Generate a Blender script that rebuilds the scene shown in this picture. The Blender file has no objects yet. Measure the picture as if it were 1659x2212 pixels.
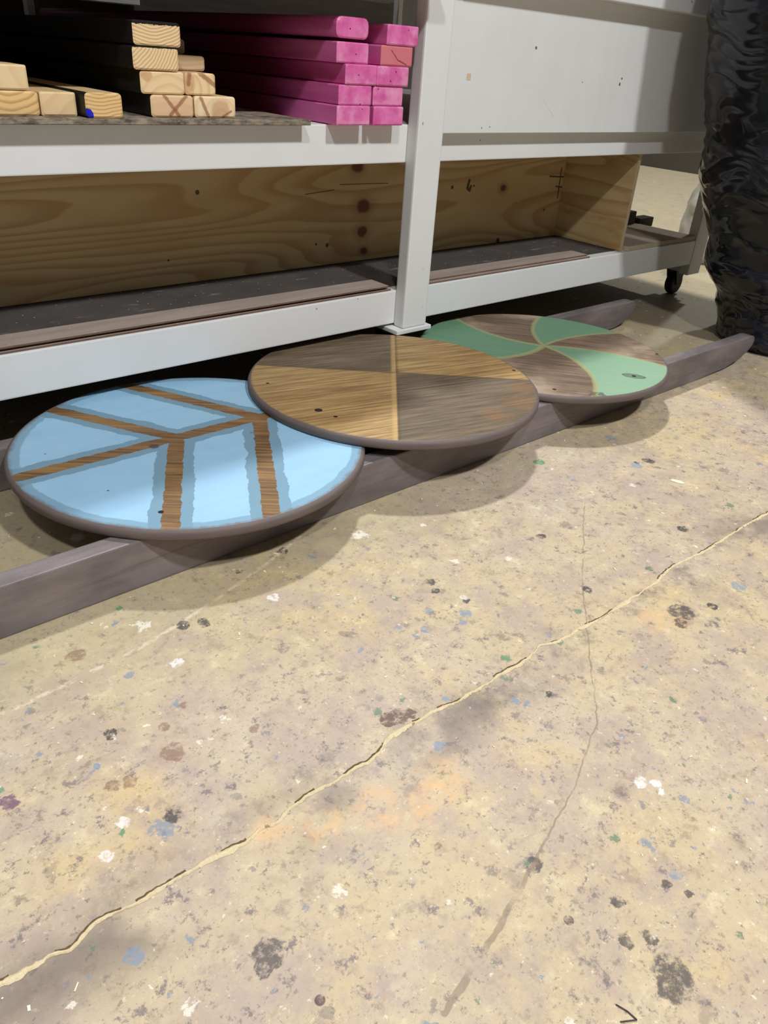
import bpy, bmesh, math, random
from mathutils import Vector, Matrix, noise as mnoise

S = bpy.context.scene
COL = S.collection
R = math.radians

# ------------------------------------------------------------------ camera
IMG_W, IMG_H, FPX = 1659, 2212, 1657.0
PITCH, ROLL, YAW, CAM_H = 0.5357, 0.0740, 0.7502, 0.7741
fw = Vector((math.sin(YAW)*math.cos(PITCH), math.cos(YAW)*math.cos(PITCH), -math.sin(PITCH)))
rt = Vector((math.cos(YAW), -math.sin(YAW), 0.0))
up = rt.cross(fw)
r2 = math.cos(ROLL)*rt + math.sin(ROLL)*up
u2 = -math.sin(ROLL)*rt + math.cos(ROLL)*up
cd = bpy.data.cameras.new('camera')
cam = bpy.data.objects.new('camera', cd)
COL.objects.link(cam)
cam.matrix_world = Matrix(((r2.x, u2.x, -fw.x, 0), (r2.y, u2.y, -fw.y, 0), (r2.z, u2.z, -fw.z, CAM_H), (0, 0, 0, 1)))
cd.sensor_fit = 'VERTICAL'
cd.sensor_height = 36.0
cd.sensor_width = 27.0
cd.lens = FPX/IMG_H*36.0
cd.clip_start = 0.02
cd.clip_end = 60
S.camera = cam

# ------------------------------------------------------------------ light
S.view_settings.view_transform = 'Standard'
S.view_settings.look = 'None'
S.view_settings.gamma = 1
S.view_settings.use_curve_mapping = False
S.view_settings.exposure = 0.30

W = bpy.data.worlds.new('world')
S.world = W
W.use_nodes = True
W.node_tree.nodes['Background'].inputs[0].default_value = (0.93, 0.97, 1.0, 1)
W.node_tree.nodes['Background'].inputs[1].default_value = 0.11

def lamp(name, loc, power, size=0.35, col=(0.97, 0.99, 1.0)):
    ld = bpy.data.lights.new(name, 'AREA')
    ld.shape = 'DISK'
    ld.size = size
    ld.energy = power
    ld.color = col
    o = bpy.data.objects.new(name, ld)
    o.location = loc
    COL.objects.link(o)
    return o

lamp('high_bay_lamp', (-1.3, -2.2, 4.9), 135)
lamp('high_bay_lamp', (1.1, -2.4, 4.9), 210)
lamp('high_bay_lamp', (2.7, 2.85, 4.9), 185)
lamp('high_bay_lamp', (7.5, 2.9, 4.9), 125)

# ------------------------------------------------------------------ node helper
class X:
    def __init__(s, sock): s.s = sock
    def __add__(a, b): return M('ADD', a, b)
    def __radd__(a, b): return M('ADD', b, a)
    def __sub__(a, b): return M('SUBTRACT', a, b)
    def __rsub__(a, b): return M('SUBTRACT', b, a)
    def __mul__(a, b): return M('MULTIPLY', a, b)
    def __rmul__(a, b): return M('MULTIPLY', b, a)
    def __truediv__(a, b): return M('DIVIDE', a, b)
    def __neg__(a): return M('MULTIPLY', a, -1.0)

NT = None
def nd(t):
    return NT.nodes.new(t)
def put(inp, v):
    if isinstance(v, X): NT.links.new(v.s, inp)
    elif isinstance(v, (tuple, list)):
        if inp.type == 'RGBA': inp.default_value = tuple(v)[:3] + (1,)
        else: inp.default_value = tuple(v)[:3]
    else: inp.default_value = v
def M(op, a, b=None, c=None):
    n = nd('ShaderNodeMath'); n.operation = op
    put(n.inputs[0], a)
    if b is not None: put(n.inputs[1], b)
    if c is not None: put(n.inputs[2], c)
    return X(n.outputs[0])
def mn(a, b): return M('MINIMUM', a, b)
def mx(a, b): return M('MAXIMUM', a, b)
def ab(a): return M('ABSOLUTE', a)
def lt(a, b): return M('LESS_THAN', a, b)
def gt(a, b): return M('GREATER_THAN', a, b)
def clamp01(a):
    n = nd('ShaderNodeClamp'); put(n.inputs[0], a); return X(n.outputs[0])
def sm(e0, e1, v, t0=0.0, t1=1.0):
    n = nd('ShaderNodeMapRange'); n.interpolation_type = 'SMOOTHSTEP'
    put(n.inputs[0], v); n.inputs[1].default_value = e0; n.inputs[2].default_value = e1
    n.inputs[3].default_value = t0; n.inputs[4].default_value = t1
    return X(n.outputs[0])
def low(e0, e1, v): return 1.0 - sm(e0, e1, v)
def coords(kind='Object'):
    n = nd('ShaderNodeTexCoord'); v = X(n.outputs[kind])
    s = nd('ShaderNodeSeparateXYZ'); put(s.inputs[0], v)
    return v, X(s.outputs[0]), X(s.outputs[1]), X(s.outputs[2])
def vec(x, y, z=0.0):
    n = nd('ShaderNodeCombineXYZ'); put(n.inputs[0], x); put(n.inputs[1], y); put(n.inputs[2], z)
    return X(n.outputs[0])
def vm(op, a, b):
    n = nd('ShaderNodeVectorMath'); n.operation = op; put(n.inputs[0], a); put(n.inputs[1], b)
    return X(n.outputs['Value'] if op in ('DISTANCE', 'DOT_PRODUCT') else n.outputs[0])
def noise(v, sc, det=3.0, rough=0.55, col=False):
    n = nd('ShaderNodeTexNoise'); put(n.inputs['Vector'], v); n.inputs['Scale'].default_value = sc
    n.inputs['Detail'].default_value = det; n.inputs['Roughness'].default_value = rough
    return X(n.outputs['Color' if col else 'Fac'])
def voro(v, sc, rnd=1.0):
    n = nd('ShaderNodeTexVoronoi'); put(n.inputs['Vector'], v); n.inputs['Scale'].default_value = sc
    n.inputs['Randomness'].default_value = rnd
    c = nd('ShaderNodeSeparateColor'); NT.links.new(n.outputs['Color'], c.inputs[0])
    return X(n.outputs['Distance']), X(c.outputs[0]), X(c.outputs[1]), X(c.outputs[2])
def mix(f, a, b):
    n = nd('ShaderNodeMix'); n.data_type = 'RGBA'
    put(n.inputs[0], f); put(n.inputs[6], a); put(n.inputs[7], b)
    return X(n.outputs[2])
def ramp(f, stops, const=False):
    n = nd('ShaderNodeValToRGB'); put(n.inputs[0], f); cr = n.color_ramp
    if const: cr.interpolation = 'CONSTANT'
    while len(cr.elements) < len(stops): cr.elements.new(0.5)
    for e, (p, c) in zip(cr.elements, stops):
        e.position = p; e.color = tuple(c) + (1,)
    return X(n.outputs[0])
def srgb(r, g, b):
    f = lambda u: (u/255/12.92) if u/255 <= 0.04045 else ((u/255+0.055)/1.055)**2.4
    return (f(r), f(g), f(b))
def spots(v, lst):
    d = None
    for (x, y, r) in lst:
        e = vm('DISTANCE', v, (x, y, 0.0)) / r
        d = e if d is None else mn(d, e)
    return d
def seg(x, y, a, b):
    """distance to a segment, as nodes"""
    dx, dy = b[0]-a[0], b[1]-a[1]; L = math.hypot(dx, dy); dx /= L; dy /= L
    px, py = x-a[0], y-a[1]
    t = px*dx + py*dy
    t = mx(mn(t, L), 0.0)
    ex, ey = px - t*dx, py - t*dy
    return M('SQRT', ex*ex + ey*ey)
def warp(v, sc, amt, det=3.0):
    c = noise(v, sc, det, 0.6, True)
    return vm('ADD', v, vm('MULTIPLY', vm('SUBTRACT', c, (0.5, 0.5, 0.5)), (amt, amt, amt)))

def material(name, build):
    global NT
    m = bpy.data.materials.new(name); m.use_nodes = True; NT = m.node_tree
    bs = NT.nodes['Principled BSDF']
    d = build()
    put(bs.inputs['Base Color'], d['color'])
    put(bs.inputs['Roughness'], d.get('rough', 0.6))
    put(bs.inputs['Specular IOR Level'], d.get('spec', 0.4))
    if 'metal' in d: put(bs.inputs['Metallic'], d['metal'])
    if 'bump' in d:
        b = nd('ShaderNodeBump'); b.inputs['Strength'].default_value = d.get('bstr', 0.4)
        b.inputs['Distance'].default_value = d.get('bdist', 0.002)
        put(b.inputs['Height'], d['bump']); NT.links.new(b.outputs[0], bs.inputs['Normal'])
    return m

# ------------------------------------------------------------------ materials
def m_white():
    v, x, y, z = coords()
    st = vec(x*3.0, y*3.0, z*3.0)
    n1 = noise(st, 1.3, 4); n2 = noise(vec(x*4.0, y*4.0, z*60.0), 3.0, 3)
    c = mix(n1, srgb(214, 214, 212), srgb(226, 226, 226))
    d, r, g, b = voro(warp(v, 90, 0.012), 14)
    c = mix(lt(d, 0.045)*gt(r, 0.70)*0.8, c, srgb(120, 108, 96))
    d2, r2, g2, b2 = voro(warp(v, 120, 0.008), 24)
    c = mix(lt(d2, 0.055)*gt(r2, 0.84)*0.9, c, srgb(70, 62, 58))
    sc = noise(vec(x*18.0, y*18.0, z*18.0), 1.0, 6, 0.7)
    c = mix(sm(0.70, 0.78, sc)*0.6, c, srgb(176, 160, 138))
    return dict(color=c, rough=0.42, spec=0.4, bump=n2*0.5+n1*0.5, bstr=0.2, bdist=0.002)

def m_panel():
    v, x, y, z = coords()
    streak = noise(vec(x*9.0, z*1.6, 0.0), 1.0, 2, 0.45)
    n2 = noise(vec(x*10, z*160.0, 0.0), 1.0, 3)
    c = mix(noise(v, 6.0, 4), srgb(212, 212, 210), srgb(224, 224, 224))
    vv = vec(x, z, 0.0)
    holes = spots(warp(vv, 60, 0.006), [(1.80, 0.815, 0.0035), (2.20, 0.745, 0.004), (2.205, 0.76, 0.003), (2.02, 0.745, 0.002), (1.63, 0.63, 0.002), (1.66, 0.633, 0.002)])
    c = mix(lt(holes, 1.0), c, srgb(120, 100, 84))
    pk = mx(ab(x-1.562), ab(z-0.742)) - 0.0075
    c = mix(lt(pk + (noise(v, 150, 2)-0.5)*0.004, 0.0), c, srgb(206, 184, 160))
    sc = seg(x, z, (1.86, 0.70), (1.92, 0.655)); c = mix(lt(sc, 0.0006)*0.5, c, srgb(170, 165, 160))
    return dict(color=c, rough=0.30, spec=0.5, bump=streak*3.0 + n2*0.12, bstr=0.35, bdist=0.004)

def m_floor():
    v, x, y, z = coords()
    v2 = vec(x, y, 0.0)
    big = noise(v2, 1.7, 4, 0.6); mid = noise(v2, 6.0, 5, 0.65); fine = noise(v2, 60.0, 5, 0.7); fin2 = noise(v2, 260.0, 3, 0.7)
    c = mix(sm(0.38, 0.62, big), srgb(194, 174, 138), srgb(190, 172, 150))
    c = mix(sm(0.50, 0.70, mid)*0.55, c, srgb(170, 148, 132))
    c = mix(sm(0.52, 0.72, noise(vec(x+7.0, y, 0.0), 4.0, 5, 0.6))*0.7, c, srgb(206, 178, 122))
    c = mix(sm(0.55, 0.74, noise(vec(x, y+5.0, 0.0), 3.0, 5, 0.65))*0.6, c, srgb(208, 196, 178))
    c = mix(sm(0.45, 0.8, fine)*0.45, c, srgb(150, 134, 112))
    c = mix(sm(0.5, 0.85, fin2)*0.40, c, srgb(138, 122, 104))
    mot = noise(v2, 24.0, 6, 0.72)
    c = mix(sm(0.54, 0.66, mot)*0.5, c, srgb(140, 120, 104))
    c = mix(low(0.36, 0.44, mot)*0.35, c, srgb(222, 206, 168))
    c = mix(sm(0.60, 0.68, noise(vec(x+1.0, y+2.0, 0.0), 95.0, 4, 0.7))*0.55, c, srgb(112, 98, 88))
    c = mix(sm(0.44, 0.62, noise(vec(x*1.0+9.0, y+1.0, 0.0), 8.0, 6, 0.72))*0.65, c, srgb(168, 148, 138))
    gsp = noise(vec(x+14.0, y+3.0, 0.0), 34.0, 6, 0.78)
    c = mix(sm(0.565, 0.64, gsp)*sm(0.30, 0.52, noise(vec(x+1.5, y+8.0, 0.0), 6.0, 4, 0.6))*0.8, c, srgb(112, 102, 104))
    c = mix(sm(0.60, 0.66, noise(vec(x+24.0, y+3.0, 0.0), 70.0, 5, 0.78))*0.65, c, srgb(92, 84, 84))
    c = mix(low(0.33, 0.40, noise(vec(x+24.0, y+13.0, 0.0), 90.0, 5, 0.78))*0.6, c, srgb(232, 216, 182))
    c = mix(sm(0.56, 0.64, noise(vec(x+4.0, y+6.0, 0.0), 55.0, 5, 0.75))*sm(0.42, 0.6, noise(vec(x+11.0, y, 0.0), 5.0, 3))*0.6, c, srgb(112, 102, 98))
    # greyer concrete towards the rack and beyond
    far = sm(0.62, 1.05, y - x*0.10 + (mid-0.5)*0.5)
    c = mix(far*0.65, c, srgb(166, 154, 122))
    # dirty band on the near side of the joint
    wob = (noise(v2, 5.0, 4, 0.6)-0.5)
    band = low(0.0, 0.075, ab(y - 0.478 + wob*0.05)) * sm(0.42, 0.60, noise(vec(x*1.0, y, 3.0), 5.0, 4, 0.6))
    c = mix(band*0.75, c, srgb(112, 100, 92))
    # scuff and paint speckles, in three sizes
    wv = warp(warp(v2, 38, 0.020, 4), 170, 0.010, 3)
    pal = lambda t: ramp(t, [(0.0, srgb(72, 72, 78)), (0.30, srgb(104, 92, 90)), (0.52, srgb(92, 80, 74)), (0.70, srgb(122, 116, 128)), (0.84, srgb(116, 132, 150)), (0.93, srgb(228, 220, 205)), (0.975, srgb(84, 118, 92))], True)
    dens = noise(vec(x+2.0, y, 1.0), 4.5, 4, 0.6)
    for scl, rad, th, amt in ((14, 0.20, 0.50, 0.72), (34, 0.26, 0.40, 0.75), (80, 0.28, 0.42, 0.70), (170, 0.30, 0.55, 0.6)):
        d, a, b, e = voro(wv, scl)
        keep = lt(a*1.0 + (0.62-dens)*1.5, 1.0-th)
        msk = low(0.6, 1.0, d/(b*rad+0.05) + (noise(v2, scl*5.0, 4, 0.75)-0.5)*3.2)
        c = mix(msk*keep*amt*(0.5+e*0.5), c, pal(e))
    ws = warp(v2, 45, 0.030, 5)
    ws2 = warp(warp(v2, 50, 0.016, 4), 190, 0.010, 4)
    blotch = sm(0.34, 0.54, noise(v2, 85.0, 5, 0.75))
    def sp(col, lst, amt=1.0, soft=0.12, w=ws2):
        nonlocal c
        msk = low(1.0-soft, 1.0+soft, spots(w, lst))*amt
        if soft > 0.3: msk = msk*sm(0.40, 0.62, noise(v2, 34.0, 6, 0.75))
        else: msk = msk*blotch
        c = mix(msk, c, col)
    sp(srgb(222, 172, 118), [(0.473, 0.412, .030), (0.520, 0.415, .030), (0.430, 0.43, .03), (0.365, 0.455, .024), (0.31, 0.485, .02), (1.033, 0.43, .03), (1.06, 0.41, .025)], 0.55, 0.5, ws)
    sp(srgb(112, 104, 96), [(0.70, 0.482, .022), (0.66, 0.485, .022), (0.60, 0.482, .02), (0.74, 0.486, .02), (0.54, 0.483, .02), (0.84, 0.480, .02), (0.90, .478, .02), (1.08, .474, .022), (1.02, .478, .02), (0.385, .53, .018), (0.43, .525, .016), (1.27, .485, .02), (1.2, .482, .02)], 0.6, 0.5, ws)
    sp(srgb(104, 78, 70), [(0.549, 0.529, .014), (0.533, 0.532, .013), (0.565, 0.523, .010)], 0.95)
    sp(srgb(128, 96, 78), [(0.254, 0.903, .014), (0.196, 0.654, .009), (0.216, 0.646, .010), (0.329, 0.725, .007), (0.279, 0.657, .015), (0.29, 0.702, .008), (0.381, 0.628, .006)], 0.7)
    sp(srgb(92, 66, 68), [(0.2455, 0.3022, .0052), (0.498, 0.2008, .0055)], 0.95, 0.1, v2)
    sp(srgb(58, 56, 58), [(0.231, 0.732, .008), (0.236, 0.575, .011), (0.801, 0.729, .009), (0.791, 0.707, .008), (0.814, 0.655, .007), (1.555, 0.777, .014), (1.52, 0.786, .008), (1.081, 0.711, .010), (1.34, 0.56, .011), (0.555, 0.943, .006), (0.649, 0.955, .010), (1.009, 0.55, .009), (0.409, 0.874, .011), (0.437, 0.86, .010), (0.75, 0.429, .006), (1.149, 0.391, .009)], 0.88)
    sp(srgb(78, 72, 70), [(0.535, 0.099, .020), (0.522, 0.092, .013), (0.232, 0.369, .016), (0.222, 0.362, .010), (0.549, 0.134, .008), (0.527, 0.148, .008), (0.557, 0.179, .008), (0.63, 0.135, .006), (0.619, 0.157, .006), (1.09, 0.415, .022), (1.06, .40, .012), (0.52, .265, .010)], 0.85)
    sp(srgb(116, 136, 158), [(0.742, 0.673, .008), (0.787, 0.632, .009), (0.767, 0.618, .007), (0.675, 0.671, .007), (0.705, 0.642, .008), (1.589, 0.904, .014), (1.51, 0.779, .014), (0.638, 0.157, .008), (0.193, 0.695, .006), (0.128, 0.449, .010), (0.625, 0.512, .006), (0.701, 0.449, .006), (0.557, 0.457, .008), (1.246, 0.395, .014)], 0.7)
    sp(srgb(82, 138, 96), [(0.179, 0.586, .0045), (0.349, 0.968, .006), (1.329, 0.919, .014), (0.515, 0.271, .003), (0.093, 0.729, .005), (0.356, 0.583, .003), (0.237, 0.408, .002), (0.758, 0.521, .007)], 0.85)
    sp(srgb(112, 76, 104), [(0.094, 0.708, .009), (0.096, 0.700, .007)], 0.85)
    sp(srgb(232, 226, 224), [(0.720, 0.256, .009), (0.735, 0.243, .007), (0.728, .232, .005), (0.186, 0.597, .008), (0.153, 0.569, .007), (0.56, 0.852, .010), (0.816, 0.665, .007), (0.36, .803, .010)], 0.7)
    # long hairline scratches with an old chalky line beside the beam
    ch = None
    pts = [(0.70, 0.975), (0.649, 0.955), (0.56, 0.923), (0.417, 0.882), (0.332, 0.864), (0.192, 0.851), (0.10, 0.849)]
    wx = x + (noise(v2, 30, 3)-0.5)*0.012; wy = y + (noise(vec(x+3.0, y, 0.0), 30, 3)-0.5)*0.012
    for a, b in zip(pts, pts[1:]):
        e = seg(wx, wy, a, b); ch = e if ch is None else mn(ch, e)
    c = mix(low(0.001, 0.0055, ch)*sm(0.44, 0.58, noise(v2, 60, 5, 0.7))*0.75, c, srgb(214, 196, 172))
    sc = None
    for a, b in (((1.27, 0.75), (1.018, 0.568)), ((1.018, 0.568), (0.761, 0.353)), ((0.761, 0.353), (0.637, 0.302)), ((0.637, 0.302), (0.445, 0.245)), ((0.445, 0.245), (0.33, 0.22))):
        e = seg(wx, wy, a, b); sc = e if sc is None else mn(sc, e)
    nearw = sm(0.62, 0.42, x)
    c = mix(low(0.0005, 0.0016, sc - nearw*0.0022)*sm(0.30, 0.5, noise(v2, 14, 3))*0.65, c, srgb(128, 108, 92))
    rg = 0.52 - sm(0.5, 0.75, mid)*0.12
    return dict(color=c, rough=rg, spec=0.32, bump=fine*0.6+fin2*0.4, bstr=0.25, bdist=0.001)

def m_sand():
    v, x, y, z = coords()
    n = noise(v, 220, 4, 0.7)
    c = mix(n, srgb(188, 164, 122), srgb(232, 216, 182))
    c = mix(gt(noise(v, 70, 3, 0.6), 0.66)*0.7, c, srgb(128, 104, 80))
    return dict(color=c, rough=0.95, spec=0.1, bump=n, bstr=0.8, bdist=0.002)

def m_dark_gap():
    v, x, y, z = coords()
    return dict(color=mix(noise(v, 120, 3), srgb(74, 60, 44), srgb(120, 98, 70)), rough=0.95, spec=0.1)

def m_stain(dirx=True):
    def f():
        v, x, y, z = coords()
        g = noise(vec(x*2.5, y*90.0, z*90.0), 1.0, 4, 0.6)
        blot = noise(vec(x*5.0, y*14.0, z*14.0), 1.0, 4, 0.6)
        c = mix(sm(0.3, 0.7, blot), srgb(98, 90, 90), srgb(132, 120, 120))
        c = mix(sm(0.5, 0.75, g)*0.5, c, srgb(74, 66, 64))
        weave = M('SINE', x*900.0)*M('SINE', z*1400.0)
        c = mix(sm(0.5, 0.7, blot)*weave*0.15, c, srgb(70, 66, 66))
        return dict(color=c, rough=0.48, spec=0.5, bump=g, bstr=0.25, bdist=0.0015)
    return f

def m_rim():
    v, x, y, z = coords()
    n = noise(vec(x*14, y*14, z*120), 1.0, 4, 0.6)
    c = mix(n, srgb(84, 74, 72), srgb(118, 104, 100))
    return dict(color=c, rough=0.6, spec=0.3, bump=n, bstr=0.3, bdist=0.001)

def wood_grain(x, y, ang, f1=5.0, f2=130.0, seed=0.0):
    ca, sa = math.cos(ang), math.sin(ang)
    u, w = x*ca + y*sa, y*ca - x*sa
    long = noise(vec(u*f1, w*f2, seed), 1.0, 5, 0.65)
    broad = noise(vec(u*f1*0.8, w*f2*0.14, seed+4.0), 1.0, 4, 0.6)
    return long, broad

def edge_dark(c, x, y, rad, width, col, v, amt=0.9):
    rr = M('SQRT', x*x + y*y)
    return mix(sm(rad-width, rad-width*0.2, rr + (noise(v, 30, 4, 0.7)-0.5)*width*1.3)*amt, c, col)

RIMC = (104, 90, 88)
def m_disc_blue():
    v, x, y, z = coords()
    v = vec(x, y, 0.0)
    long, broad = wood_grain(x, y, R(-38), 5, 140)
    wood = mix(sm(0.35, 0.68, long), srgb(88, 66, 46), srgb(146, 110, 70))
    wood = mix(sm(0.45, 0.75, broad)*0.5, wood, srgb(176, 136, 84))
    # wobble of the brushed paint edges
    wa = (noise(v, 45, 4, 0.7)-0.5)*0.014
    wb = (noise(vec(x+3.0, y, 0.0), 22, 4, 0.65)-0.5)*0.022
    J1, J2 = (-0.022, 0.024), (0.165, 0.020)
    strips = [(J1, (-0.205, 0.345)), (J1, (-0.40, 0.028)), (J1, (-0.205, -0.300)), (J1, J2), (J2, (-0.012, 0.372)), (J2, (-0.045, -0.345)), (J2, (0.36, 0.018))]
    d = None
    for a, b in strips:
        e = seg(x, y, a, b); d = e if d is None else mn(d, e)
    blue = mix(noise(vec(x*6, y*26, 0.0), 1.0, 4, 0.6), srgb(140, 182, 212), srgb(162, 200, 226))
    blue = mix(sm(0.5, 0.75, noise(v, 9.0, 4, 0.6))*0.35, blue, srgb(128, 172, 204))
    coat = srgb(116, 150, 170)
    rr = M('SQRT', x*x+y*y)
    c = mix(mx(low(0.034, 0.0352, d+wb), sm(0.308, 0.311, rr+wb*0.7)*0.75), blue, coat)
    c = mix(low(0.0145, 0.0155, d+wa), c, wood)
    c = edge_dark(c, x, y, 0.336, 0.016, srgb(*RIMC), v)
    dots = spots(v, [(-0.175, -0.213, .0048), (0.27, -0.11, .0032), (0.285, -0.11, .003), (0.10, -0.05, .0025), (-0.2, -0.09, .0022)])
    c = mix(lt(vm('DISTANCE', vec(x, y, 0.0), (-0.175, -0.213, 0.0)), 0.0048), c, srgb(22, 18, 16))
    c = mix(lt(spots(warp(vec(x, y, 0.0), 80, .006), [(0.262, -0.135, .0035), (0.275, -0.142, .003), (0.11, -0.035, .0025), (-0.215, -0.10, .0024), (-0.25, 0.09, .002), (-0.075, 0.012, .009)]), 1.0)*0.8, c, srgb(76, 60, 62))
    return dict(color=c, rough=0.5, spec=0.35, bump=long*0.4+noise(v, 200, 2)*0.3, bstr=0.15, bdist=0.001)

def m_disc_brown():
    v, x, y, z = coords()
    v = vec(x, y, 0.0)
    long, broad = wood_grain(x, y, R(-14), 6, 150, 2.0)
    cx, cy = 0.032, 0.031
    # divider directions: away from the camera and across
    px, py = x-cx, y-cy
    a1 = math.atan2(0.484, 0.419); a2 = math.atan2(-0.42, 0.50)
    s1 = py*math.cos(a1) - px*math.sin(a1) + (long-0.5)*0.004
    s2 = py*math.cos(a2) - px*math.sin(a2) + (long-0.5)*0.004
    golden = mix(sm(0.3, 0.72, long), srgb(132, 102, 62), srgb(198, 164, 108))
    golden = mix(sm(0.42, 0.75, broad)*0.65, golden, srgb(122, 92, 56))
    dark = mix(sm(0.3, 0.72, long), srgb(76, 64, 50), srgb(124, 106, 84))
    dark = mix(sm(0.5, 0.75, broad)*0.5, dark, srgb(140, 116, 88))
    soft = sm(-0.00035, 0.00035, s1*s2)
    c = mix(soft, golden, dark)
    # pale line left by the masking tape
    c = mix(low(0.006, 0.014, ab(s1+0.0)) * gt(s1, -0.002)*0.75, c, mix(long, srgb(170, 134, 80), srgb(208, 174, 116)))
    c = mix(low(0.0, 0.010, ab(s1))*lt(s1, 0.0)*0.6, c, srgb(74, 58, 40))
    c = mix(low(0.001, 0.007, ab(s2))*0.45, c, srgb(74, 60, 42))
    # orange scuffs near the front edge
    c = mix(low(0.6, 1.4, spots(warp(v, 30, .05), [(0.15, -0.26, .035), (0.05, -0.28, .03), (0.22, -0.2, .03)]))*0.3, c, srgb(150, 102, 56))
    c = edge_dark(c, x, y, 0.336, 0.012, srgb(*RIMC), v)
    c = mix(lt(spots(v, [(-0.246, -0.095, .0045), (-0.262, 0.132, .004), (0.303, 0.157, .004), (0.296, -0.111, .0045)]), 1.0), c, srgb(18, 15, 13))
    c = mix(lt(spots(warp(v, 60, .006), [(-0.256, -0.05, .0085)]), 1.0), c, srgb(40, 30, 22))
    return dict(color=c, rough=0.5, spec=0.38, bump=long, bstr=0.18, bdist=0.001)

def m_disc_green():
    v, x, y, z = coords()
    v = vec(x, y, 0.0)
    long, broad = wood_grain(x, y, R(-50), 5, 120, 7.0)
    px, py = x-0.032, y-0.020
    rr = M('SQRT', px*px+py*py)
    th = M('ARCTAN2', py, px)
    # six swirled sectors, slightly uneven
    th2 = th + M('SINE', th + R(5.0))*R(14.0) - (0.30-rr)*R(85.0)
    ph = M('FRACT', (th2 + R(9.0)) / R(120.0) + 6.0)
    wob = (noise(v, 40, 3)-0.5)*0.01
    ph = ph + wob
    isg = ph
    g = 1.0 - sm(0.485, 0.50, isg)
    brown = mix(sm(0.3, 0.7, long), srgb(84, 68, 54), srgb(136, 114, 94))
    brown = mix(sm(0.4, 0.7, noise(vec(x, y, 5.0), 5, 4))*0.95*sm(0.06, 0.28, rr), brown, srgb(178, 156, 136))
    green = mix(long, srgb(88, 126, 98), srgb(118, 156, 126))
    green = mix(sm(-0.05, 0.30, x*0.25 - y)*0.8, green, mix(long, srgb(130, 164, 134), srgb(158, 186, 156)))
    c = mix(g, brown, green)
    ed = mn(mn(ab(ph-0.4925), ab(ph)), ab(ph-1.0))*rr
    c = mix(low(0.0015, 0.0045, ed)*0.75, c, srgb(158, 158, 108))
    c = edge_dark(c, x, y, 0.338, 0.010, srgb(112, 94, 84), v)
    kx, ky = x-0.049, y+0.262
    ku, kw = (kx*0.555 - ky*0.832)/0.029, (kx*0.832 + ky*0.555)/0.016
    kd = M('SQRT', ku*ku + kw*kw) + (noise(v, 70, 3)-0.5)*0.25
    c = mix(low(0.85, 1.05, kd)*0.8, c, mix(long, srgb(70, 84, 72), srgb(112, 128, 112)))
    c = mix(low(0.8, 1.0, ab(kd-0.95)*9.0)*0.6, c, srgb(62, 66, 54))
    c = mix(lt(M('SQRT', kx*kx+ky*ky), 0.0055), c, srgb(20, 20, 18))
    c = mix(lt(spots(v, [(0.264, -0.196, .005), (-0.209, -0.208, .005)]), 1.0), c, srgb(18, 15, 13))
    c = mix(low(0.6, 1.2, spots(warp(v, 40, .04), [(-0.150, -0.278, .012), (-0.135, -0.292, .010)]))*0.7, c, srgb(82, 62, 50))
    return dict(color=c, rough=0.5, spec=0.38, bump=long, bstr=0.18, bdist=0.001)
def m_plywood(flip=False):
    def f():
        v, x, y, z = coords()
        a = y if flip else x
        n = noise(vec(a*0.55, (z - a*0.03)*5.0, 0.3), 1.0, 1.5, 0.4)
        bands = M('FRACT', n*24.0 + noise(vec(a*5.0, z*40.0, 0.0), 1.0, 2)*0.25)
        saw = sm(0.25, 0.9, bands) * low(0.9, 1.0, bands)
        fine = noise(vec(a*10.0, z*300.0, 2.0), 1.0, 4, 0.6)
        c = mix(saw*0.7, srgb(212, 186, 138), srgb(178, 136, 90))
        c = mix(sm(0.4, 0.7, noise(vec(a*2.0, z*6.0, 5.0), 1.0, 3))*0.45, c, srgb(188, 150, 96))
        c = mix(fine*0.22, c, srgb(150, 112, 70))
        vv = vec(a, z, 0.0)
        if not flip:
            kn = warp(vec(a*0.75, z, 0.0), 30, .012)
            k = [(1.529, .393, .021), (1.528, .323, .016), (1.537, .265, .011), (1.50, .500, .018), (2.138, .416, .012)]
            kd = spots(kn, [(p*0.75, q, r) for p, q, r in k])
            c = mix(low(0.7, 2.4, kd)*0.45, c, srgb(136, 92, 56))
            c = mix(low(0.6, 1.15, kd), c, srgb(116, 68, 54))
            marks = mn(seg(a, z, (1.968, .446), (1.962, .424)), mn(seg(a, z, (1.962, .424), (1.974, .417)), seg(a, z, (1.974, .417), (1.978, .428))))
            dk = spots(vv, [(1.892, .429, .006), (1.992, .429, .004), (0.993, .455, .006), (2.146, .245, .010), (2.377, .333, .005), (0.902, .30, .003), (1.399, .294, .006), (1.36, .30, .004)])
            dk = mn(dk, marks/0.0055)
            ln = mn(seg(a, z, (2.44, .47), (2.445, .37)), mn(seg(a, z, (2.425, .41), (2.47, .405)), seg(a, z, (2.38, .445), (2.47, .44))))
            dk = mn(dk, (ln + (noise(vv, 120, 2)-0.5)*0.004)/0.003)
            crk = mn(seg(a, z, (1.32, .435), (1.42, .442)), seg(a, z, (1.44, .455), (1.62, .452)))
            dk = mn(dk, crk/0.0012)
            c = mix(low(0.85, 1.05, dk)*0.85, c, srgb(34, 30, 28))
        else:
            c = mix(sm(0.5, 0.7, noise(vec(a*6, z*16, 1.0), 1.0, 3))*0.5, c, srgb(164, 112, 70))
        return dict(color=c, rough=0.6, spec=0.25, bump=fine, bstr=0.1, bdist=0.001)
    return f

def m_plyedge():
    v, x, y, z = coords()
    return dict(color=mix(noise(vec(x*60, y*400, z*60), 1.0, 3), srgb(190, 170, 140), srgb(214, 200, 176)), rough=0.8, spec=0.15)

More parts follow.
